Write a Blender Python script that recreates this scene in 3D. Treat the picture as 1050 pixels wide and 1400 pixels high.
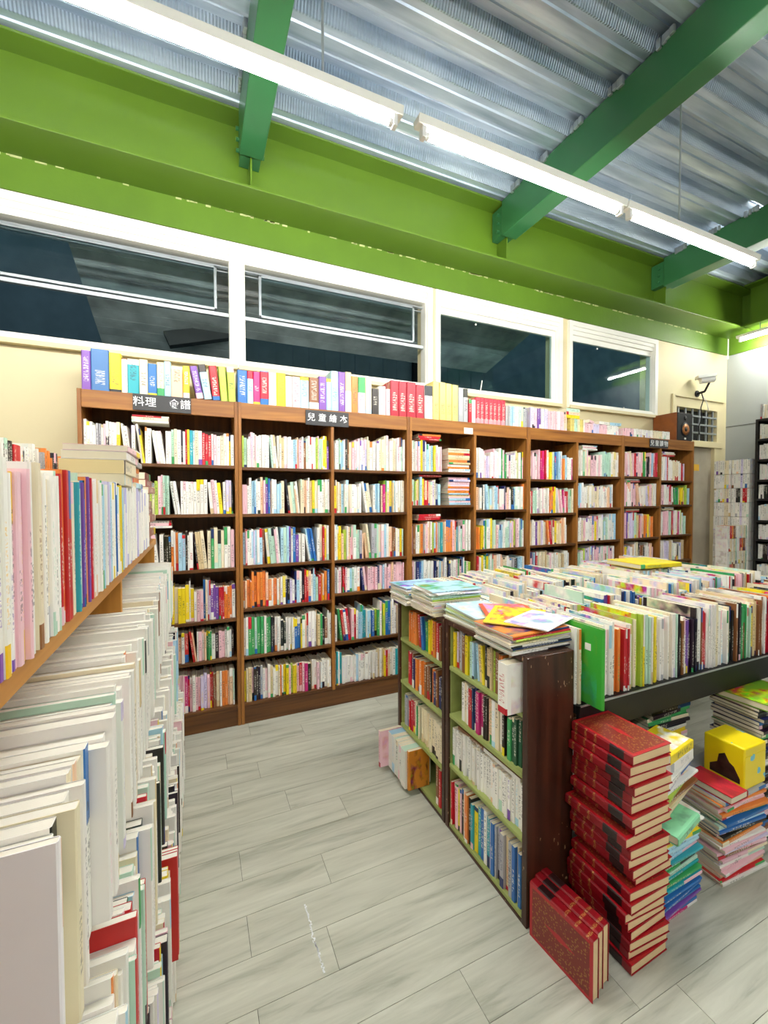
import bpy, math, random
from mathutils import Matrix, Vector
random.seed(11)
S = bpy.context.scene
for o in list(bpy.data.objects): bpy.data.objects.remove(o)
C = S.collection
R = math.radians
# ------------------------------------------------------------------ camera
cam = bpy.data.objects.new('camera', bpy.data.cameras.new('camera')); C.objects.link(cam)
cam.data.sensor_fit = 'VERTICAL'; cam.data.sensor_height = 36; cam.data.lens = 580 / 1400 * 36
cam.data.clip_start = .02
cam.matrix_world = (Matrix.Translation((0, 0, 1.5)) @ Matrix.Rotation(R(-23.86), 4, 'Z')
                    @ Matrix.Rotation(R(90 - 1.55), 4, 'X') @ Matrix.Rotation(R(-.16), 4, 'Z'))
S.camera = cam
# ------------------------------------------------------------------ world (night), exposure, tube strength
w = bpy.data.worlds.new('night'); S.world = w; w.use_nodes = True
w.node_tree.nodes['Background'].inputs[0].default_value = (.25, .4, .5, 1)
w.node_tree.nodes['Background'].inputs[1].default_value = .2
TUBE = 140.0
S.view_settings.view_transform = 'Standard'; S.view_settings.look = 'None'
S.view_settings.exposure = .78; S.view_settings.gamma = 1; S.view_settings.use_curve_mapping = False
S.cycles.max_bounces = 7; S.cycles.diffuse_bounces = 5

# ------------------------------------------------------------------ helpers
def lin(c):
    if isinstance(c, str): c = [int(c[i:i + 2], 16) for i in (0, 2, 4)]
    return tuple((v / 255 / 12.92 if v / 255 <= .04045 else ((v / 255 + .055) / 1.055) ** 2.4) for v in c) + (1,)
class NT:
    def __init__(s, name):
        s.m = bpy.data.materials.new(name); s.m.use_nodes = True; s.t = s.m.node_tree
        s.b = s.t.nodes['Principled BSDF']; s.out = s.t.nodes['Material Output']
    def n(s, typ, _props=None, **kw):
        nd = s.t.nodes.new('ShaderNode' + typ)
        for k, v in (_props or {}).items(): setattr(nd, k, v)
        for k, v in kw.items():
            k = k.replace('_', ' ')
            i = nd.inputs[int(k[1:])] if k[0] == 'i' and k[1:].isdigit() else nd.inputs[k]
            s.set(i, v)
        return nd
    def set(s, i, v):
        if hasattr(v, 'is_output') or isinstance(v, bpy.types.NodeSocket): s.t.links.new(v, i)
        else: i.default_value = v
    def math(s, op, a, b=0.0, c=0.0):
        nd = s.t.nodes.new('ShaderNodeMath'); nd.operation = op
        s.set(nd.inputs[0], a); s.set(nd.inputs[1], b)
        if op in ('MULTIPLY_ADD', 'SMOOTH_MIN', 'COMPARE'): s.set(nd.inputs[2], c)
        return nd.outputs[0]
    def mix(s, f, a, b):
        nd = s.t.nodes.new('ShaderNodeMix'); nd.data_type = 'RGBA'
        s.set(nd.inputs[0], f); s.set(nd.inputs[6], a); s.set(nd.inputs[7], b)
        return nd.outputs[2]
    def ramp(s, f, *st):
        nd = s.t.nodes.new('ShaderNodeValToRGB'); cr = nd.color_ramp
        while len(cr.elements) < len(st): cr.elements.new(.5)
        for e, (p, c) in zip(cr.elements, st): e.position = p; e.color = c
        s.set(nd.inputs[0], f); return nd.outputs[0]
    def base(s, v): s.set(s.b.inputs['Base Color'], v)
    def p(s, **kw):
        for k, v in kw.items(): s.set(s.b.inputs[k.replace('_', ' ')], v)
        return s
    def bump(s, h, st=.2, d=.01):
        nd = s.n('Bump', Height=h, Strength=st, Distance=d); s.set(s.b.inputs['Normal'], nd.outputs[0])
M = {}
def plain(name, col, rough=.5, metal=0, var=.06, scale=6, bump=0):
    t = NT(name); g = lin(col)
    tc = t.n('TexCoord').outputs['Object']
    nz = t.n('TexNoise', Vector=tc, Scale=scale, Detail=4).outputs[0]
    t.base(t.ramp(nz, (.3, tuple(x * (1 - var * 1.5) for x in g[:3]) + (1,)), (.7, tuple(min(1, x * (1 + var)) for x in g[:3]) + (1,))))
    t.p(Roughness=rough, Metallic=metal)
    if bump:
        n2 = t.n('TexNoise', Vector=tc, Scale=scale * 12, Detail=3).outputs[0]; t.bump(n2, bump, .004)
    M[name] = t.m; return t.m
def wood(name, c1, c2, axis, rough=.42, scale=1.0):
    t = NT(name); tc = t.n('TexCoord').outputs['Object']
    sc = [26 * scale] * 3; sc[axis] = 1.6 * scale
    mp = t.n('Mapping', Vector=tc, Scale=sc).outputs[0]
    oi = t.n('ObjectInfo').outputs['Random']
    nz = t.n('TexNoise', {'noise_dimensions': '4D'}, Vector=mp, W=t.math('MULTIPLY', oi, 20), Scale=1.0, Detail=6, Distortion=.6).outputs[0]
    col = t.ramp(nz, (.3, lin(c1)), (.68, lin(c2)))
    if name.startswith('dark'):
        sp = t.n('TexNoise', Vector=t.n('Mapping', Vector=tc, Scale=(90, 90, 38)).outputs[0], Scale=1.0, Detail=2).outputs[0]; pa = t.n('TexNoise', Vector=tc, Scale=6, Detail=1).outputs[0]
        col = t.mix(t.math('MULTIPLY', t.math('GREATER_THAN', sp, .69), t.math('GREATER_THAN', pa, .54)), col, lin('a98a6a'))
    t.base(col); t.p(Roughness=rough); t.bump(nz, .06, .003)
    M[name] = t.m; return t.m
for a, k in enumerate('xyz'):
    wood('wood_' + k, '74431a', 'b07634', a)                       # tall bookcases, warm brown
    wood('dark_' + k, '2a130a', '4d2717', a, .32)                  # small bookcase, dark stain
    wood('ochre_' + k, 'a86a24', 'cf9440', a)                      # magazine rack
    wood('kick_' + k, '452509', '74491f', a)
wood('olive', '8a9450', 'aab56c', 1, .5, .6)
plain('cream', 'dccfa6', .6, 0, .03, 2, .1); plain('white_paint', 'f1efe6', .4, 0, .02, 5)
plain('grey_wall', '9ea3a3', .6, 0, .04, 1.5, .1); plain('lime_wall', '58791f', .45, 0, .07, 3, .25)
plain('lime_steel', '597820', .34, 0, .05, 2.5); plain('green_steel', '336e42', .33, 0, .06, 3)
plain('back_wall', '8a857a', .6, 0, .03, 2)
plain('black', '111113', .5, 0, .05); plain('black_metal', '0e0e10', .55, .1, .05); plain('aluminium', 'c2c8cc', .32, .8, .04, 20)
plain('night_metal', '9fb0b6', .55, .1, .12, 3); plain('night_soffit', 'b4b8b8', .6, 0, .3, 4); plain('night_dark', '15191b', .6, 0, .1)
plain('fence_metal', 'a3b8be', .5, .2, .1, 4)
plain('slate', '3a3a3c', .6, 0, .08, 12); plain('chalk', 'e6e8ea', .8, 0, .02); plain('paper_tag', 'f2efe6', .7, 0, .02)
plain('plastic_white', 'ececea', .4, 0, .02); plain('steel', 'b8bcc0', .35, .7, .04); plain('copper', 'b0703a', .4, .4, .05)
plain('speaker_wood', '8a4a1c', .35, 0, .12, 14); plain('curtain', 'd6ccb4', .7, 0, .1, 9); plain('red_ribbon', 'a51d36', .35, 0, .04)
plain('frosted', 'b3aa98', .25, 0, .12, 3); plain('notice', 'e8b53a', .6); plain('caulk', 'b6bd84', .7); plain('grout', '55544e', .8, 0, .05); plain('band_clear', 'd9dde0', .25, 0, .02)
# galvanised deck; its slopes carry embossed ribs
for nm, knurl in (('deck', 0), ('deck_knurl', 1)):
    t = NT(nm); tc = t.n('TexCoord').outputs['Object']
    nz = t.n('TexNoise', Vector=t.n('Mapping', Vector=tc, Scale=(1.2, 10, 4)).outputs[0], Scale=1.2, Detail=4).outputs[0]
    t.base(t.ramp(nz, (.3, lin('9db0c6')), (.7, lin('dbe8f6')))); t.p(Roughness=.33, Metallic=.6)
    if knurl: t.bump(t.n('TexWave', {'bands_direction': 'X'}, Vector=tc, Scale=18.0, Distortion=0.0).outputs[0], .8, .006)
    M[nm] = t.m
# floor plank
t = NT('plank'); tc = t.n('TexCoord').outputs['Object']; rnd = t.n('ObjectInfo').outputs['Random']
at = t.n('Attribute', {'attribute_name': 'bid'}).outputs['Fac']; seed = t.math('ADD', t.math('MULTIPLY', rnd, 40), at)
mp = t.n('Mapping', Vector=tc, Scale=(1.3, 14, 3)).outputs[0]
nz = t.n('TexNoise', {'noise_dimensions': '4D'}, Vector=mp, W=seed, Scale=1.6, Detail=7, Roughness=.62, Distortion=.8).outputs[0]
n2 = t.n('TexNoise', {'noise_dimensions': '4D'}, Vector=t.n('Mapping', Vector=tc, Scale=(1, 3, 3)).outputs[0], W=seed, Scale=1.3, Detail=3).outputs[0]
col = t.ramp(nz, (.28, lin('7b7c6e')), (.46, lin('b2b2a4')), (.72, lin('cfcfc1')))
t.base(t.mix(t.math('MULTIPLY', n2, .55), col, lin('b9b8a6')))
t.bump(nz, .08, .002); t.p(Roughness=.42); M['plank'] = t.m
# glass for windows: thin pane, reflection by angle
t = NT('glass'); nt = t.t
tr = t.n('BsdfTransparent', Color=(.82, .92, .92, 1)); gl = t.n('BsdfGlossy', Color=(1, 1, 1, 1), Roughness=.02)
fc = t.n('LayerWeight', Blend=.5).outputs['Facing']; fr = t.math('MULTIPLY_ADD', t.math('POWER', fc, 5.0), .8, .03); mx = t.n('MixShader', i0=fr, i1=tr.outputs[0], i2=gl.outputs[0])
nt.links.new(mx.outputs[0], t.out.inputs[0]); M['glass'] = t.m
# fluorescent tube
t = NT('tube'); t.base((1, 1, 1, 1)); t.p(Emission_Color=(1, .985, .93, 1), Emission_Strength=TUBE); M['tube'] = t.m
# page block
t = NT('pages'); uv = t.n('UVMap').outputs[0]; sx = t.n('SeparateXYZ', Vector=uv).outputs
nz = t.n('TexNoise', {'noise_dimensions': '1D'}, W=t.math('MULTIPLY', sx[0], 900), Scale=1, Detail=2).outputs[0]
pc = t.n('Attribute', {'attribute_name': 'ColP'}).outputs['Color']
t.base(t.mix(t.math('MULTIPLY', nz, .35), pc, lin('a8946c'))); t.p(Roughness=.75); M['pages'] = t.m
# book cover: colour from attributes, illegible print from noise
def cover_mat(name, art):
    t = NT(name); uv = t.n('UVMap').outputs[0]; s = t.n('SeparateXYZ', Vector=uv).outputs; u, v = s[0], s[1]
    c1 = t.n('Attribute', {'attribute_name': 'Col'}).outputs['Color']; c2 = t.n('Attribute', {'attribute_name': 'Col2'}).outputs['Color']
    bid = t.n('Attribute', {'attribute_name': 'bid'}).outputs['Fac']
    r = t.n('SeparateColor', Color=t.n('TexWhiteNoise', {'noise_dimensions': '1D'}, W=bid).outputs['Color']).outputs
    spine = t.math('LESS_THAN', u, 1.5)
    g = t.n('TexNoise', Vector=t.n('CombineXYZ', X=t.math('MULTIPLY', u, 3.2), Y=t.math('MULTIPLY', v, 210), Z=bid).outputs[0], Scale=1, Detail=1).outputs[0]
    ink = t.math('GREATER_THAN', g, .5)
    cell = t.math('GREATER_THAN', t.math('FRACT', t.math('MULTIPLY', v, t.math('MULTIPLY_ADD', r[0], 40, 45))), .22)
    inner = t.math('LESS_THAN', t.math('ABSOLUTE', t.math('SUBTRACT', u, .5)), .27)
    lo = t.math('GREATER_THAN', v, t.math('MULTIPLY_ADD', r[1], .06, .03)); hi = t.math('LESS_THAN', v, t.math('MULTIPLY_ADD', r[2], .1, .11))
    m = spine
    for k in (ink, cell, inner, lo, hi): m = t.math('MULTIPLY', m, k)
    lum = t.n('RGBToBW', Color=c1).outputs[0]
    tcol = t.mix(t.math('GREATER_THAN', lum, .3), lin('f3efe0'), t.mix(t.math('GREATER_THAN', r[0], .6), lin('2b2730'), c2))
    bandlow = t.math('MULTIPLY', t.math('MULTIPLY', spine, t.math('LESS_THAN', v, t.math('MULTIPLY_ADD', r[2], .04, .01))), t.math('GREATER_THAN', r[0], .7))
    bandtop = t.math('MULTIPLY', t.math('MULTIPLY', spine, t.math('GREATER_THAN', v, t.math('MULTIPLY_ADD', r[0], .08, .15))), t.math('GREATER_THAN', r[1], .7))
    col = t.mix(t.math('MAXIMUM', bandlow, bandtop), c1, c2)
    # printed picture on the cover boards
    an = t.n('TexNoise', Vector=t.n('CombineXYZ', X=t.math('MULTIPLY', u, 3.0), Y=t.math('MULTIPLY', v, 3.0), Z=t.math('MULTIPLY', bid, 3.1)).outputs[0], Scale=1, Detail=2.5)
    blot = t.n('MapRange', i0=an.outputs[0], i1=.44, i2=.62).outputs[0]
    an2 = t.n('TexNoise', Vector=t.n('CombineXYZ', X=t.math('MULTIPLY', u, 5.0), Y=t.math('MULTIPLY', v, 5.0), Z=t.math('MULTIPLY', bid, 1.7)).outputs[0], Scale=1, Detail=4)
    hue = t.n('HueSaturation', Hue=t.math('MULTIPLY_ADD', an2.outputs[0], 1.1, -.05), Saturation=1.05, Value=t.math('MULTIPLY_ADD', an2.outputs[0], 1.2, .35), Color=c2).outputs[0]
    iu = t.math('LESS_THAN', t.math('ABSOLUTE', t.math('SUBTRACT', u, 2.5)), .42)
    cov = t.math('MULTIPLY', t.math('MULTIPLY', blot, iu), t.math('MULTIPLY', t.math('GREATER_THAN', u, 1.5), t.math('LESS_THAN', u, 3.5)))
    col = t.mix(t.math('MULTIPLY', cov, art), col, hue)
    col = t.mix(t.math('MULTIPLY', m, .6), col, tcol)
    t.base(col); t.p(Roughness=.38); M[name] = t.m; return t.m
cover_mat('cover', .35); cover_mat('cover_art', .95); cover_mat('cover_plain', .06)
# red cloth dictionary with tooled cover
t = NT('dictionary_red'); uv = t.n('UVMap').outputs[0]; s = t.n('SeparateXYZ', Vector=uv).outputs; u, v = s[0], s[1]
red = lin('b01420'); gold = lin('9a6a2c'); blk = lin('241010')
du = t.math('ABSOLUTE', t.math('SUBTRACT', u, 2.5)); dv = t.math('ABSOLUTE', t.math('SUBTRACT', v, .5))
orn = t.n('TexVoronoi', Vector=t.n('CombineXYZ', X=t.math('MULTIPLY', u, 22), Y=t.math('MULTIPLY', v, 28)).outputs[0], Scale=1).outputs['Distance']
inn = t.math('MULTIPLY', t.math('LESS_THAN', du, .44), t.math('LESS_THAN', dv, .455))
loz = t.math('GREATER_THAN', t.math('ADD', t.math('MULTIPLY', du, 9.0), t.math('MULTIPLY', dv, 2.0)), .52)
oc = t.mix(t.math('GREATER_THAN', orn, .32), gold, lin('7a2018'))
iscov = t.math('MULTIPLY', t.math('GREATER_THAN', u, 1.5), t.math('LESS_THAN', u, 3.5))
cov = t.mix(t.math('MULTIPLY', t.math('MULTIPLY', inn, loz), iscov), red, oc)
sp = t.math('LESS_THAN', u, 1.5); bd = t.math('MULTIPLY', v, 1 / .235)
lab = t.math('MULTIPLY', t.math('LESS_THAN', t.math('ABSOLUTE', t.math('SUBTRACT', bd, .76)), .11), t.math('LESS_THAN', t.math('ABSOLUTE', t.math('SUBTRACT', u, .5)), .46))
rib = t.math('LESS_THAN', t.math('ABSOLUTE', t.math('SUBTRACT', t.math('FRACT', t.math('MULTIPLY', bd, 6)), .5)), .12)
go = t.math('MULTIPLY', t.math('MULTIPLY', rib, t.math('GREATER_THAN', t.n('TexNoise', Vector=t.n('CombineXYZ', X=t.math('MULTIPLY', u, 6), Y=t.math('MULTIPLY', v, 300)).outputs[0], Scale=1).outputs[0], .5)), t.math('LESS_THAN', bd, .45))
spc = t.mix(go, t.mix(lab, lin('860d18'), blk), lin('a8743c'))
t.base(t.mix(sp, cov, spc)); t.p(Roughness=.3); M['dictionary_red'] = t.m

ORG = {}
class MB:
    def __init__(s): s.v = []; s.f = []; s.m = []
    def add(s, vs, fs, mi=0):
        b = len(s.v); s.v += [tuple(p) for p in vs]; s.f += [tuple(i + b for i in f) for f in fs]; s.m += [mi] * len(fs); return s
    def box(s, x0, x1, y0, y1, z0, z1, mi=0):
        return s.add([(x0, y0, z0), (x1, y0, z0), (x1, y1, z0), (x0, y1, z0), (x0, y0, z1), (x1, y0, z1), (x1, y1, z1), (x0, y1, z1)],
                     [(0, 3, 2, 1), (4, 5, 6, 7), (0, 1, 5, 4), (1, 2, 6, 5), (2, 3, 7, 6), (3, 0, 4, 7)], mi)
    def tube(s, p0, p1, r0, r1=None, n=12, mi=0):
        r1 = r0 if r1 is None else r1; p0 = Vector(p0); p1 = Vector(p1); d = (p1 - p0).normalized()
        a = d.orthogonal().normalized(); b = d.cross(a); vs = []
        for p, r in ((p0, r0), (p1, r1)):
            for k in range(n): q = p + r * (math.cos(2 * math.pi * k / n) * a + math.sin(2 * math.pi * k / n) * b); vs.append(q)
        fs = [(k, (k + 1) % n, n + (k + 1) % n, n + k) for k in range(n)] + [tuple(range(n))[::-1], tuple(range(n, 2 * n))]
        return s.add(vs, fs, mi)
    def path(s, pts, r, n=6, mi=0):
        for a, b in zip(pts, pts[1:]): s.tube(a, b, r, None, n, mi)
        return s
    def prism(s, poly, ax, a, b, mi=0):
        n = len(poly); mk = {0: lambda p, q: (q, p[0], p[1]), 1: lambda p, q: (p[0], q, p[1]), 2: lambda p, q: (p[0], p[1], q)}[ax]
        return s.add([mk(p, a) for p in poly] + [mk(p, b) for p in poly],
                     [tuple(range(n)), tuple(range(n, 2 * n))[::-1]] + [(k, k + n, (k + 1) % n + n, (k + 1) % n) for k in range(n)], mi)
    def build(s, name, mats, parent=None, bev=0, smooth=False, org=None):
        me = bpy.data.meshes.new(name)
        L = ORG.get(parent, Vector((0, 0, 0))) if org is None else Vector(org)
        me.from_pydata([Vector(p) - L for p in s.v], [], s.f)
        for m in (mats if isinstance(mats, (list, tuple)) else [mats]): me.materials.append(M[m])
        me.polygons.foreach_set('material_index', s.m)
        if smooth: me.polygons.foreach_set('use_smooth', [True] * len(s.f))
        me.update()
        o = bpy.data.objects.new(name, me); C.objects.link(o)
        if parent is not None: o.parent = parent
        elif org is not None: o.location = L
        ORG[o] = L
        if bev:
            b = o.modifiers.new('bevel', 'BEVEL'); b.width = bev; b.segments = 2; b.limit_method = 'ANGLE'
        return o
def tag(o, label=None, cat=None, group=None, kind=None):
    for k, v in (('label', label), ('category', cat), ('group', group), ('kind', kind)):
        if v: o[k] = v
    return o
def thing(name, loc, label, cat, group=None):
    o = bpy.data.objects.new(name, None); C.objects.link(o); o.location = loc; o.empty_display_size = .05
    ORG[o] = Vector(loc); return tag(o, label, cat, group)
def struct(o, label=None): return tag(o, label, None, None, 'structure')
def bx(name, mat, parent, x0, x1, y0, y1, z0, z1, bev=0, org=None):
    return MB().box(x0, x1, y0, y1, z0, z1).build(name, mat, parent, bev, org=org)

# ================================================================== THE SETTING
XL, XR, YN, YW, ZC = -3.2, 6.27, -4.6, 3.25, 4.04
# ---- floor: planks one by one where the photo shows them
floor = struct(bx('floor', 'grout', None, XL, XR, YN, YW, -.08, -.003), 'pale grey wood-look plank floor')
PW, PL, Y0 = .1535, .92, .956
ends = {0: .75, 1: .146, 2: .40, 3: .147, 4: .465, 5: .148, 6: .645, 7: .40, 8: .147, 9: .30, 10: .14, 11: .62, 12: .3}
pm = MB().box(0, PL - .0016, 0, PW - .0016, -.003, 0).build('plank', 'plank', floor); proto_plank = pm.data; bpy.data.objects.remove(pm)
rest = []
for k in range(int((YN - Y0) / PW), int((YW - Y0) / PW) + 1):
    e = ends.get(k, random.uniform(0, PL)); x = e - PL * math.ceil((e - XL) / PL)
    while x < XR:
        y = Y0 + k * PW
        if x >= XL and x + PL <= XR and y >= YN and y + PW <= YW and -1.2 < x < 4.3 and .2 < y < 3.0:
            o = bpy.data.objects.new('plank', proto_plank); C.objects.link(o); o.parent = floor; o.location = (x, y, 0)
        else: rest.append((max(x, XL), min(x + PL, XR), max(y, YN), min(y + PW, YW)))
        x += PL
b = MB()
for x0, x1, y0, y1 in rest:
    if x1 - x0 > .01 and y1 - y0 > .01: b.box(x0, x1 - .0016, y0, y1 - .0016, -.003, 0)
o = b.build('outer_planks', 'plank', floor); o['kind'] = 'stuff'
at = o.data.attributes.new('bid', 'FLOAT', 'FACE'); bids = []
for i in range(len(b.f) // 6): bids += [i * 1.37] * 6
at.data.foreach_set('value', bids)
# white scuff on the floor
b = MB()
for i in range(60):
    f = i / 60; x = .347 + .002 * math.sin(f * 9) + random.uniform(-.003, .003); y = 1.52 - .25 * f; q = random.uniform(.002, .006)
    b.box(x, x + q, y, y + random.uniform(.003, .01), 0, .0006)
tag(b.build('scuff_marks', 'chalk', floor), 'white scuffed streak')['kind'] = 'stuff'

# ---- back wall (window wall): pieces around the openings
b = MB()
b.box(XL, 5.0, YW, YW + .16, 0, 2.47)
b.box(XL, XR, YW, YW + .16, 3.33, ZC + .1)
for x0, x1 in ((XL, -1.95), (.244, .332), (1.844, 1.967), (3.359, 3.537), (4.831, 5.27)): b.box(x0, x1, YW, YW + .16, 2.47, 3.33)
b.box(5.0, 5.27, YW, YW + .16, 0, 2.47); b.box(6.08, XR, YW, YW + .16, 0, 3.33)
b.box(5.27, 6.08, YW, YW + .16, 2.62, 3.33); b.box(5.27, 6.08, YW, YW + .16, 2.15, 2.23)
wb = struct(b.build('wall_back', 'cream'), 'cream window wall behind the tall bookcases')
struct(bx('trim_1', 'lime_wall', None, XL, XR, YW - .015, YW, 3.345, ZC), 'lime green painted band above the windows')
b = MB()                                                             # flaking caulk line under the beam
for i in range(110):
    x = random.uniform(-1.3, 5.8); b.box(x, x + random.uniform(.015, .06), YW - .019, YW - .013, 3.541 + random.uniform(-.004, .004), 3.55)
o = b.build('flaking_caulk', 'caulk', bpy.data.objects['trim_1']); o['kind'] = 'stuff'
b = MB().box(5.2, 6.2, YW - .02, YW, 2.735, 2.755); b.box(5.17, 5.21, YW - .02, YW, 2.15, 2.755)
struct(b.build('trim_2', 'cream'), 'raised cream moulding round the grille panel')
struct(bx('wall_right', 'grey_wall', None, XR, XR + .15, YN, YW + .16, 0, ZC + .1), 'grey right wall')
struct(bx('trim_3', 'grout', None, XR - .003, XR, .5, YW, 2.43, 2.436), 'thin panel joint on the grey wall')
struct(bx('trim_4', 'lime_wall', None, XR - .012, XR, YN, YW - .015, 3.34, ZC), 'green painted band on the grey wall')
struct(bx('trim_5', 'white_paint', None, XR - .022, XR - .006, YW - .022, YW - .004, 3.3, 3.55), 'white corner conduit')
struct(bx('wall_left', 'back_wall', None, XL - .15, XL, YN, YW + .16, 0, ZC + .1), 'plain pale wall')
struct(bx('wall_near', 'back_wall', None, XL, XR, YN - .15, YN, 0, ZC + .1), 'plain pale wall')

# ---- ceiling: corrugated steel deck in sheets
ceil = struct(bx('ceiling', 'night_dark', None, XL, XR, YN, YW + .16, ZC + .1, ZC + .16), 'galvanised corrugated steel deck ceiling')
prof = [(0, 0, 1), (.012, .004, 0), (.05, .004, 0), (.056, -.006, 0), (.062, .004, 0), (.128, .004, 0), (.14, 0, 1), (.172, .075, 0), (.21, .075, 0), (.216, .068, 0), (.222, .075, 0), (.268, .075, 1)]; per = .3
y = YN - .05
while y < YW - .01:
    pts = [(min(py + r_ * per + y, YW), pz, k) for r_ in range(2) for py, pz, k in prof] + [(min(y + .6, YW), 0, 0)]
    vs = []; b = MB()
    for py, pz, k in pts:
        for x in (XL, XR): vs += [(x, py, ZC + pz), (x, py, ZC + pz + .0015)]
    for q in (0, 1):
        fs = []
        for i in range(len(pts) - 1):
            if pts[i][2] == q: a = 4 * i; c = a + 4; fs += [(a, c, c + 2, a + 2), (a + 1, a + 3, c + 3, c + 1)]
        b.add(vs, fs, q)
    b.build('deck_sheet', ['deck', 'deck_knurl'], ceil); y += .6

# ---- steel beams
def ibeam_x(name, y0, y1, z0, z1, x0, x1, label, stiff):
    t = thing(name, ((x0 + x1) / 2, (y0 + y1) / 2, z0), label, 'beam')
    yc = (y0 + y1) / 2
    bx('bottom_flange', 'lime_steel', t, x0, x1, y0, y1, z0, z0 + .016, .002); bx('top_flange', 'lime_steel', t, x0, x1, y0, y1, z1 - .016, z1, .002)
    bx('web', 'lime_steel', t, x0, x1, yc - .006, yc + .006, z0 + .016, z1 - .016)
    for x in stiff: bx('stiffener', 'lime_steel', t, x - .005, x + .005, y0 + .012, yc - .006, z0 + .016, z1 - .016)
    return t
ibeam_x('wall_beam', 2.945, 3.235, 3.55, 4.035, XL, XR - .02, 'lime green steel I-beam running along the top of the window wall', [.36, 2.47, 4.585])
t = thing('side_beam', (6.1, 0, 3.55), 'green steel I-beam along the grey right wall', 'beam')
bx('bottom_flange', 'lime_steel', t, 5.97, 6.25, YN, 2.93, 3.55, 3.566); bx('web', 'lime_steel', t, 6.104, 6.116, YN, 2.93, 3.566, 4.02); bx('top_flange', 'lime_steel', t, 5.97, 6.25, YN, 2.93, 4.02, 4.035)
for i, (x0, lab) in enumerate(((.284, 'green steel cross beam nearest the left edge, over the leftmost bookcases'), (2.397, 'green steel cross beam in the middle of the ceiling'), (4.51, 'green steel cross beam furthest right under the ceiling'), (-1.83, 'green steel cross beam out of sight to the left'))):
    if i == 3: continue
    t = thing('cross_beam', (x0 + .075, -.8, 3.74), lab, 'beam', 'ceiling cross beams')
    bx('beam_body', 'green_steel', t, x0, x0 + .15, YN, 2.94, 3.74, 4.032, .006)
    for z in (3.80, 3.87, 3.94):
        for s_ in (-1, 1):
            xx = x0 + .075 + s_ * .078
            MB().tube((xx - .012, 2.99, z), (xx + .012, 2.99, z), .013, None, 6).build('bolt', 'green_steel', t)
    bx('end_plate', 'green_steel', t, x0 + .01, x0 + .14, 2.94, 3.075, 3.76, 4.0)
    b = MB()                                                         # foam closure lumps between deck and beam
    yy = YN - .05 + .16
    while yy < 2.85:
        for xx in (x0 - .014, x0 + .15):
            for q_ in range(4): a_ = yy + q_ * .026 + random.uniform(-.006, .006); b.box(xx - random.uniform(0, .012), xx + .014, a_, a_ + random.uniform(.018, .03), 4.02 - random.uniform(0, .02), 4.06)
        yy += .3
    o = b.build('closure_foam', 'aluminium', t, .004); o['kind'] = 'stuff'

# ---- windows
def window(n, x0, x1, label, opening):
    zt, zb = 3.33, 2.47
    root = bpy.data.objects.new('window_%d' % n, None); C.objects.link(root); root.location = ((x0 + x1) / 2, YW, zb); ORG[root] = Vector(root.location)
    struct(root, label)
    f = MB(); rc = [(x0 - .045, x1 + .045, zb - .02, zt), (x0, x1, zb + .015, zt - .05), (x0 + .004, x1 - .004, zb + .03, zt - .085), (x0 + .009, x1 - .009, zb + .045, zt - .125)]
    for (a0, a1, c0, c1), (e0, e1, g0, g1), yf, yb in zip(rc, rc[1:], (YW - .03, YW - .016, YW - .002), (YW + .0, YW + .06, YW + .08)):
        f.box(a0, a1, yf, yb, g1, c1); f.box(a0, a1, yf, yb, c0, g0); f.box(a0, e0, yf, yb, g0, g1); f.box(e1, a1, yf, yb, g0, g1)
    f.build('window_frame', 'white_paint', root)
    bx('sill', 'cream', root, x0 - .04, x1 + .04, YW - .045, YW + .005, zb - .03, zb + .0)
    xi0, xi1 = x0 + .01, x1 - .01
    if opening:
        bx('rail', 'aluminium', root, xi0, xi1, YW + .03, YW + .06, 2.822, 2.85, .003)
        b = MB().box(xi0, xi1, YW + .04, YW + .07, 3.175, 3.185); b.box(xi0, xi1, YW + .08, YW + .1, 3.16, 3.168); b.build('track', 'aluminium', root)
        a0, a1, c0, c1 = x0 + (.11 if n == 2 else 0), x1 - (.105 if n == 2 else .09), 2.855, 3.168
        sa = MB(); sw = .018
        sa.box(a0, a1, YW + .02, YW + .045, c0, c0 + sw); sa.box(a0, a1, YW + .02, YW + .045, c1 - sw, c1)
        sa.box(a0, a0 + sw, YW + .02, YW + .045, c0, c1); sa.box(a1 - sw, a1, YW + .02, YW + .045, c0, c1)
        sash = sa.build('sash', 'aluminium', root, .002)
        bx('pane', 'glass', sash, a0 + sw, a1 - sw, YW + .03, YW + .034, c0 + sw, c1 - sw, org=ORG[root])
    else:
        sa = MB(); sw = .055; y0, y1 = YW + .02, YW + .05
        g0, g1, h0, h1 = (x0 + .011, x1 - .053, 2.52, 3.15) if n == 3 else (x0 + .017, x1 - .011, 2.52, 3.15)
        e0, e1, f0, f1 = x0 + .0095, x1 - .0095, zb + .046, zt - .126
        sa.box(e0, e1, y0, y1, h1, f1); sa.box(e0, e1, y0, y1, f0, h0); sa.box(e0, g0, y0, y1, h0, h1); sa.box(g1, e1, y0, y1, h0, h1)
        sash = sa.build('sash', 'white_paint', root, .003)
        bx('pane', 'glass', sash, g0, g1, YW + .03, YW + .034, h0, h1, org=ORG[root])
        lx = g0 + (.42 if n == 3 else .75)
        b = MB().box(lx, lx + .1, YW + .0, YW + .02, 2.49, 2.5); b.tube((lx + .01, YW - .005, 2.49), (lx + .02, YW - .02, 2.60 if n == 3 else 2.52), .005)
        b.build('latch', 'white_paint', root)
        MB().tube((g0 + .4, YW + .022, h1 - .03), (g0 + .4, YW + .028, h1 - .03), .009).build('sensor_dot', 'paper_tag', root)
    return root
window(1, -1.95, .243, 'leftmost window with an aluminium awning sash open to the night', True)
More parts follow.
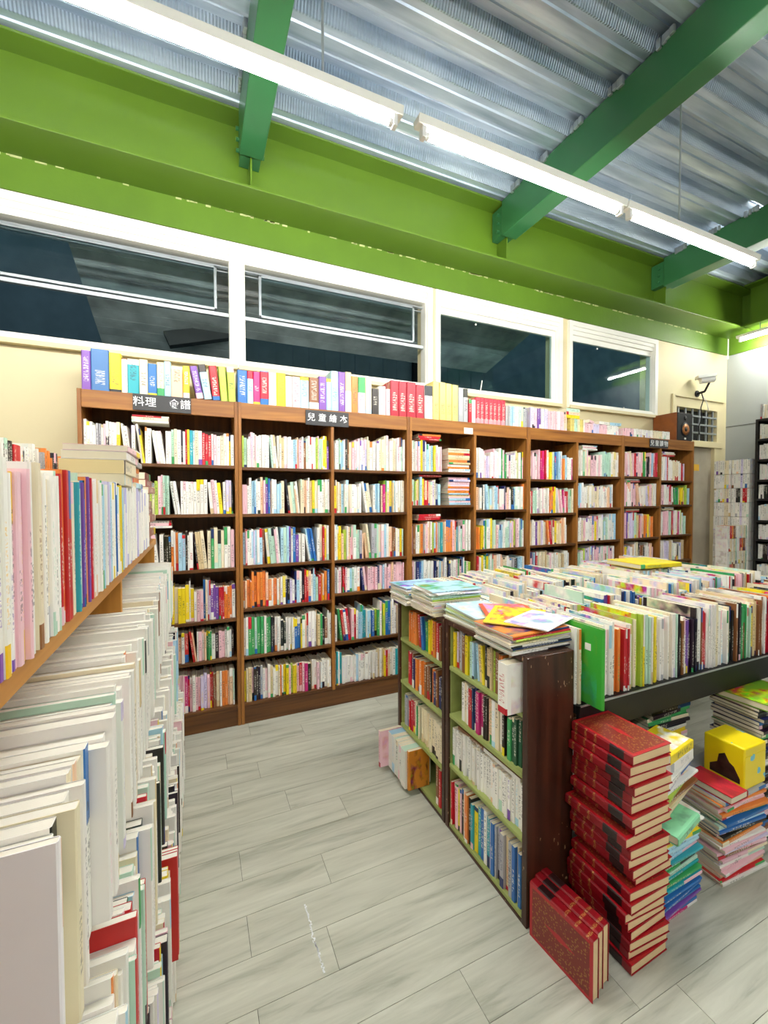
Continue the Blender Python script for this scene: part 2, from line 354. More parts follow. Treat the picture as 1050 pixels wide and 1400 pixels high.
window(2, .333, 1.843, 'second window with an aluminium sash over a dark gap', True)
window(3, 1.968, 3.358, 'closed dark window above the red and yellow reference books', False)
window(4, 3.538, 4.83, 'closed dark window nearest the speaker', False)
# ---- door with glass
d = bpy.data.objects.new('door_1', None); C.objects.link(d); d.location = (5.67, YW, 0); ORG[d] = Vector(d.location); struct(d, 'white framed glass door behind the paperback stacks')
b = MB().box(5.27, 5.36, YW - .02, YW + .08, 0, 2.15); b.box(6.0, 6.13, YW - .02, YW + .08, 0, 2.15); b.box(5.2, 6.17, YW - .03, YW + .08, 2.15, 2.225)
b.build('door_frame', 'cream', d, .004)
bx('pane', 'frosted', d, 5.36, 6.0, YW + .02, YW + .03, .1, 2.15); bx('kick_panel', 'cream', d, 5.36, 6.0, YW + .01, YW + .04, 0, .1)
bx('notice', 'notice', d, 5.62, 5.75, YW + .016, YW + .0195, 1.86, 1.94)
# ---- barred vent opening
g = thing('vent_grille', (5.67, YW, 2.23), 'dark barred grille opening in the cream wall behind the speaker', 'grille')
bx('recess', 'night_dark', g, 5.28, 6.07, YW + .1, YW + .12, 2.235, 2.615)
for i in range(6): x = 5.33 + i * .138; bx('bar', 'aluminium', g, x, x + .02, YW + .02, YW + .035, 2.23, 2.62)
for i in range(3): z = 2.32 + i * .1; bx('bar', 'aluminium', g, 5.27, 6.08, YW + .005, YW + .02, z, z + .02)

# ---- outside at night
t = thing('canopy_roof', (.4, 4.2, 2.9), 'grey boarded canopy roof in the dark outside the leftmost windows', 'canopy')
for i in range(12):
    y0 = 3.5 + i * .12; z0 = 3.3 - i * .0324
    MB().prism([(y0, z0), (y0 + .114, z0 - .031), (y0 + .114, z0 - .014), (y0, z0 + .017)], 0, -.78, 3.3 if i < 7 else .42).build('board', 'night_soffit', t)
MB().prism([(-.25, 3.02), (.5, 3.22), (.5, 3.1), (-.2, 2.9)], 1, 4.3, 4.4).build('brace', 'night_dark', t)
t = thing('metal_fence', (2.2, 5.2, 0), 'ribbed metal sheet fence in the dark outside the second window', 'fence')
for i in range(18): bx('sheet', 'fence_metal', t, .5 + i * .2, .5 + i * .2 + .188, 5.2, 5.215 + .008 * (i % 2), 0, 3.5)
bx('post', 'night_dark', t, 2.72, 2.8, 5.14, 5.2, 0, 3.6)
t = thing('outside_wall', (0, 7, 0), 'dark neighbouring wall outside the windows at night', 'wall')
bx('wall_face', 'night_metal', t, -6, 13, 7.0, 7.1, 0, 6); bx('coping', 'night_metal', t, -6, 13, 6.95, 7.15, 6, 6.08)
tag(bx('yard_ground', 'night_metal', None, -6, 13, 3.45, 6.94, -.1, 0, org=(3, 5.2, 0)), 'unseen paved yard outside the windows, pale to bounce light', 'ground')  # unseen ground, given a pale colour to bounce light upwards

# ---- fluorescent fittings
def fitting(x, y, z, along, label, rods=(), L=1.2, ztop=ZC):
    root = thing('fluorescent_light', (x, y, z), label, 'light', 'bare fluorescent tube fittings'); c = ORG[root]
    def P(a, q, h): return (c.x + a, c.y + q, c.z + h) if along == 'x' else (c.x + q, c.y + a, c.z + h)
    def boxP(m, a0, a1, q0, q1, h0, h1):
        p = P(a0, q0, h0); r = P(a1, q1, h1); m.box(min(p[0], r[0]), max(p[0], r[0]), min(p[1], r[1]), max(p[1], r[1]), p[2], r[2]); return m
    vs = []; pr = [(-.022, .026), (.022, .026), (.03, .06), (-.03, .06)]
    m = MB(); m.add([P(-L / 2 - .03, q, h) for q, h in pr] + [P(L / 2 + .03, q, h) for q, h in pr], [(0, 1, 2, 3), (7, 6, 5, 4), (0, 4, 5, 1), (1, 5, 6, 2), (2, 6, 7, 3), (3, 7, 4, 0)])
    m.build('housing', 'white_paint', root, .003)
    MB().tube(P(-L / 2 + .03, 0, 0), P(L / 2 - .03, 0, 0), .0135, None, 16).build('tube', 'tube', root, smooth=False)
    for s_ in (-1, 1):
        m = MB(); m.tube(P(s_ * (L / 2 - .03), 0, 0), P(s_ * (L / 2 - .012), 0, 0), .014, None, 12); boxP(m, min(s_ * (L / 2 - .012), s_ * (L / 2 + .008)), max(s_ * (L / 2 - .012), s_ * (L / 2 + .008)), -.016, .016, -.018, .03)
        m.build('lamp_holder', 'plastic_white', root, .003)
    for a in rods: MB().tube(P(a, 0, .055), (P(a, 0, 0)[0], P(a, 0, 0)[1], ztop + .03), .005, None, 8).build('hanger_rod', 'steel', root)
for x, lab, rods in ((.16, 'fluorescent tube fitting at the upper left, above the leftmost bookcase', (.3, -.45)), (1.49, 'middle fluorescent tube fitting of the long row', ()), (2.76, 'fluorescent tube fitting at the right end of the long row', (-.17,)), (-1.15, 'fluorescent tube fitting at the out-of-frame left end of the row', (.3,))):
    fitting(x, 1.6, 3.035, 'x', lab, rods)
fitting(6.0, 2.38, 3.41, 'y', 'short fluorescent tube fitting by the right wall corner', (-.4, .4), ztop=3.53)
for x, lab in ((-1.2, 'left'), (.7, 'middle'), (2.6, 'right')): fitting(x, -1.5, 3.035, 'x', lab + ' fluorescent tube fitting of the row behind the viewer', (-.45, .45))

# ================================================================== BOOK FACTORY
PAL = {'w': 'f4f1ea', 'c': 'efe2c2', 'p': 'f5c9d2', 'r': 'c8202f', 'o': 'ee8a3c', 'y': 'f3d926', 'l': 'b4cf4e', 'g': '3fa35c', 't': '2ba3b0', 's': 'b0d8ec',
       'b': '2a6db5', 'n': '232f66', 'v': '7b4ea8', 'm': 'cf2a7c', 'k': '232023', 'e': '8c5a36', 'a': 'b4b4b8', 'd': 'dfc79a', 'L': 'dad0ec', 'G': 'bfe0cc', 'P': 'f4cba8', 'q': '1f5a3c'}
NAME = {'w': 'white', 'c': 'cream', 'p': 'pink', 'r': 'red', 'o': 'orange', 'y': 'yellow', 'l': 'lime green', 'g': 'green', 't': 'teal', 's': 'light blue', 'b': 'blue', 'n': 'navy',
        'v': 'purple', 'm': 'magenta', 'k': 'black', 'e': 'brown', 'a': 'grey', 'd': 'tan', 'L': 'lavender', 'G': 'pale mint', 'P': 'peach', 'q': 'dark green'}
KEYS = list(PAL)
ORD = 'first second third fourth fifth sixth seventh eighth ninth tenth'.split()
def nth(i): return ORD[i] if i < 10 else '%d%s' % (i + 1, {1: 'st', 2: 'nd', 3: 'rd'}.get((i + 1) % 10, 'th') if (i + 1) % 100 not in (11, 12, 13) else 'th')
def jit(c, a=.08):
    k = 1 + random.uniform(-a, a * .4); return tuple(max(0, min(1, v * k + random.uniform(-a, a) * .12)) for v in lin(c)[:3]) + (1,)
def book_geo(w, d, h, hard):
    t = .0028 if hard else .0011; t = min(t, w * .3); c = min(.3 * w, 1.7 * t); p = .0028 if hard else .0006
    o = [(0, d), (0, c), (c, 0), (w - c, 0), (w, c), (w, d), (w - t, d), (w - t, t), (t, t), (t, d)]
    V = [(x, y, 0) for x, y in o] + [(x, y, h) for x, y in o]; F = []; U = []; K = []
    def f(ix, uv, k): F.append(ix); U.append(uv); K.append(k)
    for a, b_ in ((1, 2), (2, 3), (3, 4)):
        ua, ub = o[a][0] / w, o[b_][0] / w; f((a, b_, b_ + 10, a + 10), ((ua, 0), (ub, 0), (ub, h), (ua, h)), 0)
    f((0, 1, 11, 10), ((3, 0), (2, 0), (2, 1), (3, 1)), 0); f((4, 5, 15, 14), ((2, 0), (3, 0), (3, 1), (2, 1)), 0)
    for a, b_ in ((5, 6), (9, 0)): f((a, b_, b_ + 10, a + 10), ((6, 0),) * 4, 0)
    for q in ((0, 1, 8, 9), (1, 2, 3, 4, 7, 8), (4, 5, 6, 7)):
        f(q[::-1], ((6, 0),) * len(q), 0); f(tuple(i + 10 for i in q), ((6, 0),) * len(q), 0)
    n = len(V); V += [(x, y, z) for z in (p, h - p) for x, y in ((t, t), (w - t, t), (w - t, d - p), (t, d - p))]
    f((n + 3, n + 2, n + 1, n), ((t, 0), (w, 0), (w, d), (t, d)), 1); f((n + 4, n + 5, n + 6, n + 7), ((t, 0), (w, 0), (w, d), (t, d)), 1)
    f((n + 2, n + 3, n + 7, n + 6), ((w, 0), (t, 0), (t, h), (w, h)), 1)
    return V, F, U, K
MODE = {'up': lambda w, d, h: (lambda p: (p[0], p[1], p[2])), 'flat': lambda w, d, h: (lambda p: (p[2] - h / 2, p[1] - d / 2, p[0])),
        'spine_up': lambda w, d, h: (lambda p: (p[0], p[2] - h / 2, d - p[1]))}
BID = [0]
class Book:
    def __init__(s, w, d, h, col, loc, rz=0, lean=0, mode='up', hard=False, col2=None, mat='cover', page='f0e6cc', colr=None, tip=0):
        s.w, s.d, s.h, s.col, s.loc, s.rz, s.lean, s.mode, s.hard, s.mat, s.page, s.tip = w, d, h, col, loc, rz, lean, mode, hard, mat, page, tip
        s.c1 = colr or jit(PAL[col]); s.c2 = col2 or jit(PAL[random.choice('aLpsGdPcbrkgvoyLpsGe' if col in 'wc' else 'wwkcrbynpg')]); BID[0] += 1; s.id = BID[0] * 1.618
    def geo(s):
        V, F, U, K = book_geo(s.w, s.d, s.h, s.hard); m = MODE[s.mode](s.w, s.d, s.h); return [m(p) for p in V], F, U, K
    def mat4(s): return Matrix.Translation(s.loc) @ Matrix.Rotation(R(s.rz), 4, 'Z') @ Matrix.Rotation(R(s.lean), 4, 'Y') @ Matrix.Rotation(R(s.tip), 4, 'X')
    def area(s):                                                     # how large it shows from the room
        c = Vector(s.loc); dist = (c - Vector((0, 0, 1.5))).length; return s.w * s.h / dist ** 2
def book_mesh(name, parts):
    """parts: list of (V, F, U, K, c1, c2, id, page)"""
    vs = []; fs = []; uv = []; c1 = []; c2 = []; cp = []; bi = []; mi = []
    for V, F, U, K, a, b_, i, pg in parts:
        o = len(vs); vs += V
        for f, u, k in zip(F, U, K):
            fs.append([q + o for q in f]); mi.append(k)
            for q in u: uv += q
            c1 += a; c2 += b_; cp += pg; bi.append(i)
    me = bpy.data.meshes.new(name); me.from_pydata(vs, [], fs)
    me.uv_layers.new(name='UVMap').data.foreach_set('uv', uv)
    for nm, dat in (('Col', c1), ('Col2', c2), ('ColP', cp)): me.attributes.new(nm, 'FLOAT_COLOR', 'FACE').data.foreach_set('color', dat)
    me.attributes.new('bid', 'FLOAT', 'FACE').data.foreach_set('value', bi)
    me.polygons.foreach_set('material_index', mi); me.update(); return me
def sub(F, U, K, k):
    I = [i for i, q in enumerate(K) if q == k]; return [F[i] for i in I], [U[i] for i in I], [0] * len(I)
def prune(V, F):
    used = sorted({i for f in F for i in f}); mp = {o: n for n, o in enumerate(used)}; return [V[i] for i in used], [[mp[i] for i in f] for f in F]
def put(bk, name, label, cat='book', group=None, parts=False):
    V, F, U, K = bk.geo(); pg = lin(bk.page); mw = bk.mat4()
    if not parts:
        o = bpy.data.objects.new(name, book_mesh(name, [(V, F, U, K, bk.c1, bk.c2, bk.id, pg)])); C.objects.link(o)
        o.data.materials.append(M[bk.mat]); o.data.materials.append(M['pages']); o.matrix_world = mw
    else:
        o = bpy.data.objects.new(name, None); o.empty_display_size = .05; C.objects.link(o); o.matrix_world = mw
        for k, nm, mt in ((0, 'cover', bk.mat), (1, 'pages', 'pages')):
            f, u, kk = sub(F, U, K, k); v2, f2 = prune(V, f)
            c = bpy.data.objects.new(nm, book_mesh(nm, [(v2, f2, u, kk, bk.c1, bk.c2, bk.id, pg)])); C.objects.link(c); c.data.materials.append(M[mt]); c.parent = o
    ORG[o] = Vector((0, 0, 0))
    return tag(o, label, cat, group)
def put_stuff(books, name, label, cat, mat='cover'):
    parts = []
    for bk in books:
        V, F, U, K = bk.geo(); mw = bk.mat4(); parts.append(([tuple(mw @ Vector(p)) for p in V], F, U, K, bk.c1, bk.c2, bk.id, lin(bk.page)))
    o = bpy.data.objects.new(name, book_mesh(name, parts)); C.objects.link(o); o.data.materials.append(M[mat]); o.data.materials.append(M['pages'])
    return tag(o, label, cat, kind='stuff')
def row(seq, length, org, rz, hmax, wr=(.012, .03), hr=(.19, .235), dr=(.13, .17), rec=(.0, .02), leanp=.12, fill=1.0, order=.8, hard=.1, mat='cover', pale=0):
    """books side by side: local x runs along the row, spines at local -y"""
    out = []; x = .002; mw = Matrix.Translation(org) @ Matrix.Rotation(R(rz), 4, 'Z'); lean = 0; left = 0; base = random.uniform(*hr)
    prev = None
    while True:
        ch = seq[min(len(seq) - 1, int(x / (length * fill) * len(seq)))] if random.random() < order else random.choice(seq)
        if pale and ch not in 'wcGpLsP' and random.random() < pale: ch = random.choice('wwwcwpP')  # paler colours swapped in to imitate overexposed light on the books
        w_ = random.uniform(*wr); same = prev is not None and prev.col == ch and random.random() < .45
        if same: w_ = prev.w; h = prev.h + random.uniform(-.001, .001); d = prev.d
        else:
            if random.random() < .3: base = random.uniform(*hr)
            h = min(hmax - .012, max(hr[0] * .92, base + random.uniform(-.012, .012))); d = random.uniform(*dr)
        if left == 0 and prev is not None and random.random() < leanp / 5 and x < length * fill - .16:
            lean = random.uniform(4, 9); left = random.randint(2, 5); x += h * math.sin(R(lean)) * 1.02 + .001
        elif left == 0: lean = 0
        adv = w_ / math.cos(R(lean)) if lean else w_
        if x + adv > length * fill: break
        p = mw @ Vector((x, random.uniform(*rec), 0))
        bk = Book(w_ - .0006, d, h, ch, p, rz, -lean, hard=random.random() < hard, mat=mat)
        if same: bk.c1 = prev.c1; bk.c2 = prev.c2
        out.append(bk); x += adv
        if left: left -= 1; x += 0 if left else .0
        prev = bk
    return out

# ================================================================== TALL BOOKCASES
YB, YK = 2.948, 3.235
CASES = [('A', -.62, .257, []), ('B', .257, 1.523, [.902]), ('C', 1.523, 2.718, [2.143]), ('D', 2.718, 3.945, [3.318]), ('E', 3.945, 5.10, [4.534])]
SHELF = {'A': [1.732, 1.416, 1.06, .723, .463, .14], 'B1': [1.725, 1.413, 1.069, .779, .455, .14], 'B2': [1.727, 1.41, 1.065, .822, .463, .14], 'C1': [1.732, 1.462, 1.077, .80, .46, .14],
         'C2': [1.69, 1.419, 1.082, .808, .46, .14], 'D1': [1.69, 1.38, 1.089, .819, .47, .14], 'D2': [1.732, 1.425, 1.102, .806, .46, .14], 'E1': [1.742, 1.434, 1.103, .839, .47, .14], 'E2': [1.709, 1.446, 1.117, .836, .47, .14]}
SEQ = {'A': ['wwakwdwwwyywwwwwGwwtwwrrpwcyw', 'wwwkwwwwwllpGwwwwwwwkywLw', 'wkwmwykGpwkoskkdcgGrp', 'wwyedkbcyGkyyywpLvroo', 'edyekwwPPoPpprwwgkpwk', 'yyrmggGoylwppmrpLreoPP'],
       'B1': ['lwwpwwGwwdwwsbbGwelGyv', 'pyswPvbwswkPGwcPdywwcw', 'wwLwsedGGpssswbvwwwsbwcryl', 'oooooooooPoykLnwwkrwsGrwbn', 'wgGggggkwwkwwwbywaewdgder', 'ydekawwdwcoyylyprmkwwpwwww'],
       'B2': ['wGskelpywLcwwwcwwwcwwGw', 'ydwwcwwwPpcysnmlydswoc', 'wyllwpdGaPpraaGcpsGPednyy', 'aerwsGwnwppppppppPpppp', 'wwrrrwstsblglbcwvvv', 'wwwwwwGwwwwddyrwtwsc'],
       'C1': ['wyyassppp', 'GlyyorcLass', 'ewdaPlsgPooktGwww', 'kbswnkbnwwpgl'], 'C2': ['wwpLwLwpppwwlgg', 'rwksGwswvnpwbywo', 'oyLwyGysaGLlgbw', 'rkgyGPwPcwaksw'],
       'D1': ['LpvpmrwyGbsPoswmk', 'rGwwwoywmrGc', 'dyvLworGwcPdw', 'rsGcdcpwccwd'], 'D2': ['wcppwGGtw', 'swcwcwdyw', 'wpwycalGws', 'GlLvpwepw'],
       'E1': ['pwrpwgksb', 'pwpPwLyy', 'pvLGroyd', 'pLwkewy'], 'E2': ['wrwcwL', 'pwrgyls', 'wprmlG', 'yLdwkd']}
CNAME = {'A': 'leftmost tall bookcase', 'B': 'second tall bookcase', 'C': 'third tall bookcase', 'D': 'fourth tall bookcase', 'E': 'tall bookcase under the speaker'}
CLAB = {'A': 'tall brown wooden bookcase at the left end, under the two-word cookery sign', 'B': 'tall brown wooden bookcase, second from left, with four-character slate sign', 'C': 'tall brown bookcase in the middle with small white tag',
        'D': 'tall brown wooden bookcase, fourth from left, beside the speaker case', 'E': 'tall brown wooden bookcase at the right end, under the speaker'}
wall_books = []
for cn, x0, x1, dv in CASES:
    t = thing('bookcase', ((x0 + x1) / 2, (YB + YK) / 2, 0), CLAB[cn], 'bookcase', 'tall wall bookcases')
    pt = .022
    bx('side_panel', 'wood_z', t, x0 + .001, x0 + pt, YB, YK, 0, 2.15, .002); bx('side_panel', 'wood_z', t, x1 - pt, x1 - .001, YB, YK, 0, 2.15, .002)
    bx('back_panel', 'kick_z', t, x0 + pt, x1 - pt, YK - .008, YK, .1, 2.13)
    bx('cornice', 'wood_x', t, x0 + pt, x1 - pt, YB + .004, YB + .024, 2.045, 2.148, .002); bx('top_panel', 'wood_x', t, x0 + pt, x1 - pt, YB + .024, YK, 2.128, 2.148)
    bx('plinth', 'kick_x', t, x0 + pt, x1 - pt, YB + .006, YB + .026, 0, .118, .002)
    edges = [x0 + pt] + [q for d_ in dv for q in (d_ - .011, d_ + .011)] + [x1 - pt]
    for d_ in dv: bx('divider', 'wood_z', t, d_ - .011, d_ + .011, YB + .003, YK - .008, .118, 2.045, .002)
    for ci in range(len(edges) // 2):
        a, c = edges[2 * ci] + .001, edges[2 * ci + 1] - .001; key = cn if not dv else cn + str(ci + 1); Z = SHELF[key]
        for ri, z in enumerate(Z):
            bx('shelf', 'kick_x', t, a, c, YB + .004, YK - .009, z - .02, z - .0005, .0015)
            top = (2.045 if ri == 0 else Z[ri - 1] - .02); gap = top - z
            seq = SEQ[key][ri] if ri < len(SEQ[key]) else 'wwcpysGLrbe'
            L = c - a; fill = 1.0
            if key == 'C1' and ri < 2: fill = .50
            if cn in 'DE' and random.random() < .6: fill = random.uniform(.82, .95)
            hr = (.17, min(.245, gap - .03)) if gap < .28 else (.195, min(.265, gap - .05))
            wr = (.009, .023) if cn in 'AB' else (.01, .025)
            bs = row(seq, L, (a, YB + .012, z), 0, gap, wr, hr, fill=fill, rec=(.002, .03), pale=.2 if cn in 'AB' and ri > 2 else .35)
            where = CNAME[cn] if not dv else ('left' if ci == 0 else 'right') + ' bay of ' + CNAME[cn]
            for i, bk in enumerate(bs): wall_books.append((bk, '%s book, %s from left on %s shelf, %s' % (NAME[bk.col], nth(i), ORD[ri], where)))
            # books laid flat on top of the row or stacked at its end
            if (key, ri) in (('A', 0), ('A', 2), ('C1', 2), ('D2', 0), ('E1', 1), ('E1', 2), ('E2', 2), ('E2', 0), ('C1', 0), ('C1', 1)):
                mx = max(b_.h for b_ in bs); zz = z + mx + .002; n_ = 0
                while zz + .018 < top and n_ < 3:
                    th = random.uniform(.012, .017); col = random.choice('pwcrw' if key != 'C1' else 'orr')
                    cx = a + L * (.42 if key == 'A' else .3)
                    bk = Book(th, .14, .2, col, (cx + random.uniform(-.01, .01), YB + .1, zz), 0, mode='flat'); wall_books.append((bk, '%s book lying flat on top of the row, %s shelf, %s' % (NAME[col], ORD[ri], where))); zz += th + .0008; n_ += 1
            if key == 'C1' and ri < 2:
                zz = z; n_ = 0; hh = .19 if ri == 0 else .23
                while zz - z < hh:
                    th = random.uniform(.012, .022); col = random.choice('dcwdo' if ri == 0 else 'odLps')
                    bk = Book(th, .15, .21, col, (a + L * .78 + random.uniform(-.008, .008), YB + .10 + random.uniform(0, .015), zz), 0, mode='flat')
                    wall_books.append((bk, '%s paperback, %s from bottom of flat stack, %s shelf, %s' % (NAME[col], nth(n_), ORD[ri], where))); zz += th + .0008; n_ += 1
# black shelf unit by the right wall
t = thing('black_shelf', (6.11, 2.57, 0), 'black open shelf unit packed with pale books against the grey wall', 'shelf')
bx('side_panel', 'black', t, 5.97, 6.25, 2.765, 2.79, 0, 2.43); bx('side_panel', 'black', t, 5.97, 6.25, 2.34, 2.365, 0, 2.43); bx('back_panel', 'black', t, 6.235, 6.25, 2.365, 2.765, 0, 2.43)
BZ = [2.43, 2.2, 1.965, 1.73, 1.51, 1.26, 1.04, .81, .56, .31, .06]
for i, z in enumerate(BZ): bx('shelf', 'black', t, 5.97, 6.235, 2.365, 2.765, z - .025, z - .0006)
small_books = []
for i, z in enumerate(BZ[:9]):
    gap = .22 if i == 0 else BZ[i - 1] - .025 - z
    for k, bk in enumerate(row('wwwwcwwpwaw' if i not in (4, 7) else 'wkvrwbakw', .395, (5.985, 2.76, z), -90, gap, (.014, .02), (.16, gap - .025), (.12, .15), leanp=0)):
        put(bk, 'black_shelf_book', '%s book, %s from the far end, %s row of the black shelf' % (NAME[bk.col], nth(k), nth(i)), 'book', 'books on the black shelf')
wall_books.sort(key=lambda q: -q[0].area())
for bk, lab in wall_books[:300]: put(bk, 'shelf_book', lab, 'book', 'books shelved in the wall bookcases')
put_stuff([b_ for b_, _ in wall_books[300:]], 'packed_shelf_books', 'smaller tightly packed books filling the rest of the wall shelves', 'books')

# ---- reference books along the top of the cases
TOP = []
def tb(x0, x1, h, col, lean=0, hard=True, d=.16, col2=None, kind='hardback'): TOP.append((x0, x1, h, col, lean, hard, d, col2, kind))
tx = [-.598, -.551, -.46, -.398, -.366, -.306, -.26, -.211, -.171, -.133, -.068]
for (a, c), h, col in zip(zip(tx, tx[1:]), (.225, .24, .228, .205, .203, .21, .19, .205, .215, .19), 'vbywtcbcsP'): tb(a, c, h, col)
tb(-.066, -.028, .2, 'y')
for i, (x, w_, h, col) in enumerate(((.012, .042, .205, 'v'), (.058, .045, .22, 's'), (.107, .046, .22, 'r'), (.156, .044, .222, 'l'), (.203, .046, .224, 'l'))): tb(x, x + w_, h, col, -(11, 10, 6, 4, 3)[i])
tx = [.259, .321, .36, .404, .46, .512, .575, .62, .675, .737, .808, .865, .9, .955, 1.008, 1.055, 1.106, 1.164, 1.214]
for (a, c), h, col in zip(zip(tx, tx[1:]), (.215, .215, .215, .225, .22, .225, .21, .21, .215, .217, .235, .225, .285, .285, .29, .265, .265, .27), 'bsmrpywpseLssvwoLc'.replace('eL', 'ev')): tb(a, c, h, col)
tb(1.216, 1.268, .19, 'k'); tb(1.273, 1.33, .215, 'w'); tb(1.334, 1.368, .2, 'p')
for a, c, h in ((1.371, 1.438, .268), (1.441, 1.508, .27), (1.511, 1.59, .272), (1.593, 1.664, .26)): tb(a, c, h, 'r', d=.2)
tb(1.669, 1.74, .26, 'w')
for i in range(4): tb(1.745 + i * .06, 1.745 + i * .06 + .057, .305 - .004 * i, 'y', d=.2)
tb(1.986, 2.034, .275, 'a'); tb(2.037, 2.083, .275, 'a'); tb(2.088, 2.118, .19, 'r', hard=False); tb(2.12, 2.155, .19, 'w', hard=False)
for i in range(7): tb(2.158 + i * .045, 2.158 + i * .045 + .043, .215, 'r', d=.15)
for a, c, n_, h, cols in ((2.478, 2.715, 10, .175, 'aswGa'), (2.75, 2.96, 10, .18, 'LpvwL'), (2.966, 3.2, 11, .17, 'ppwpP'), (3.24, 3.43, 8, .12, 'yGcyw'), (3.436, 3.9, 22, .09, 'pLpww'), (3.975, 4.7, 34, .08, 'pwwcw')):
    for i in range(n_):
        q = (c - a) / n_; tb(a + i * q, a + i * q + q - .001, h + random.uniform(-.003, .003), cols[int(i / n_ * len(cols))], hard=False, d=.115, kind='paperback')
cc = {}
for i, (x0, x1, h, col, lean, hard, d_, col2, kind) in enumerate(TOP):
    bk = Book(x1 - x0 - .001, d_, h, col, (x0, YB + .014 + random.uniform(0, .008), 2.1502), 0, lean, hard=hard)
    if col == 'y' and x0 > 1.7: bk.c1 = lin('e8d67c'); bk.c2 = lin('6b5a28'); bk.id = 77.7
    if col == 'r' and 1.3 < x0 < 1.6: bk.c1 = lin('b81f36'); bk.id = 91.3
    if col == 'r' and 2.15 < x0: bk.c1 = lin('e0354a'); bk.c2 = lin('f2a0a8'); bk.id = 33.2
    if x0 < -.5 and col == 'b': bk.c1 = lin('3a6ea8'); bk.c2 = lin('f2c8c8')
    put(bk, 'reference_book' if hard else 'small_paperback', '%s %s, %s from left in the row on top of the bookcases' % (NAME[col], kind, nth(i)), 'book', 'books standing on top of the bookcases')
for i, (x, z, col) in enumerate(((3.27, .121, 'y'), (3.33, .121, 'G'))):
    for j in range(3): put(Book(.03, .115, .17, 'ycG'[j], (x + .045 * i, YB + .075, 2.151 + z + j * .0305), 0, mode='flat'), 'small_paperback', '%s paperback lying flat on %s small paperback pack above bookcases' % (NAME['ycG'[j]], ('left yellow', 'right yellow')[i]), 'book', 'flat paperbacks above the bookcases') if i == 0 else None
for i, (x, col, rz) in enumerate(((3.52, 'p', 25), (3.70, 'w', 4), (3.87, 's', -4))):
    put(Book(.028, .1, .15, col, (x, YB + .08, 2.246), rz, mode='flat'), 'small_paperback', '%s paperback lying loose on the pink pack above the bookcases' % NAME[col], 'book', 'loose paperbacks above the bookcases')

# ---- slate signs
def glyph(ch, size, parent, loc):
    cu = bpy.data.curves.new('character', 'FONT'); cu.body = ch; cu.size = size; cu.extrude = .0006; cu.align_x = 'CENTER'; cu.align_y = 'CENTER'; cu.offset = .0004
    o = bpy.data.objects.new('character', cu); C.objects.link(o); me = bpy.data.meshes.new_from_object(o.evaluated_get(bpy.context.evaluated_depsgraph_get()))
    bpy.data.objects.remove(o)
    me.materials.clear(); me.materials.append(M['chalk']); r = bpy.data.objects.new('character', me); C.objects.link(r); r.parent = parent
    r.location = Vector(loc) - ORG[parent]; r.rotation_euler = (R(90), R(random.uniform(-3, 3)), 0); return r
def sign(x0, x1, z0, z1, txt, size, label):
    t = thing('slate_sign', ((x0 + x1) / 2, YB, z0), label, 'sign')
    bx('board', 'slate', t, x0, x1, YB - .006, YB + .002, z0, z1, .0015); 
    for i, ch in enumerate(txt):
        if ch != ' ': glyph(ch, size, t, (x0 + (x1 - x0) * (i + .5) / len(txt), YB - .0068, (z0 + z1) / 2))
sign(-.34, -.022, 2.048, 2.146, '料理 食譜', .062, 'dark slate sign with four chalked characters in two words, leftmost bookcase')
sign(.706, 1.023, 2.032, 2.136, '兒童繪本', .06, 'grey slate sign chalked with four characters on the second bookcase')
sign(4.34, 4.637, 2.048, 2.135, '兒童讀物', .064, 'small black sign with chalk characters below the speaker')
tag(bx('shelf_tag', 'paper_tag', None, 2.03, 2.115, YB - .001, YB + .0035, 2.05, 2.1, org=(2.07, YB, 2.05)), 'blank white tag stuck on the third bookcase cornice', 'tag')

# ---- speaker and CCTV camera
t = thing('speaker', (4.955, 3.1, 2.15), 'wooden bookshelf speaker with black front on the right end bookcase', 'speaker')
bx('cabinet', 'speaker_wood', t, 4.82, 5.085, 2.972, 3.235, 2.151, 2.46, .004); bx('front_panel', 'black', t, 4.824, 5.081, 2.962, 2.973, 2.155, 2.456, .003)
b = MB(); n = 24
for r0, r1, y0, y1, mi in ((.075, .068, 2.956, 2.962, 0),): b.tube((4.955, 2.962, 2.275), (4.955, 2.955, 2.275), .078, .072, n)
b.build('woofer_ring', 'black_metal', t, smooth=True)
b = MB().tube((4.955, 2.955, 2.275), (4.955, 2.9535, 2.275), .062, .03, n); b.build('woofer_cone', 'copper', t, smooth=True)
MB().tube((4.955, 2.9535, 2.275), (4.955, 2.949, 2.275), .024, .012, 16).build('dust_cap', 'black', t, smooth=True)
MB().tube((4.955, 2.962, 2.4), (4.955, 2.957, 2.4), .026, .022, 16).build('tweeter', 'black_metal', t, smooth=True)
bx('badge', 'paper_tag', t, 4.94, 4.97, 2.96, 2.9625, 2.165, 2.185)
t = thing('security_camera', (5.65, YW, 2.8), 'white bullet security camera on the cream wall above the grille', 'camera')
MB().tube((5.56, 3.16, 2.93), (5.672, 3.073, 2.943), .04, .04, 16).build('body', 'plastic_white', t)
dv = Vector((.22, -.17, .025)).normalized(); sd = dv.cross(Vector((0, 0, 1))).normalized(); up = sd.cross(dv); p0 = Vector((5.53, 3.18, 2.927)) + up * .05
hood = MB(); hood.add([p0 + dv * a + sd * q + up * h for a in (0, .19) for q, h in ((-.055, -.03), (-.05, .0), (.05, .0), (.055, -.03), (.045, .008), (-.045, .008))], [(0, 1, 7, 6), (1, 2, 8, 7), (2, 3, 9, 8), (3, 4, 10, 9), (4, 5, 11, 10), (5, 0, 6, 11), (0, 5, 4, 3, 2, 1), (6, 7, 8, 9, 10, 11)]); hood.build('hood', 'plastic_white', t)
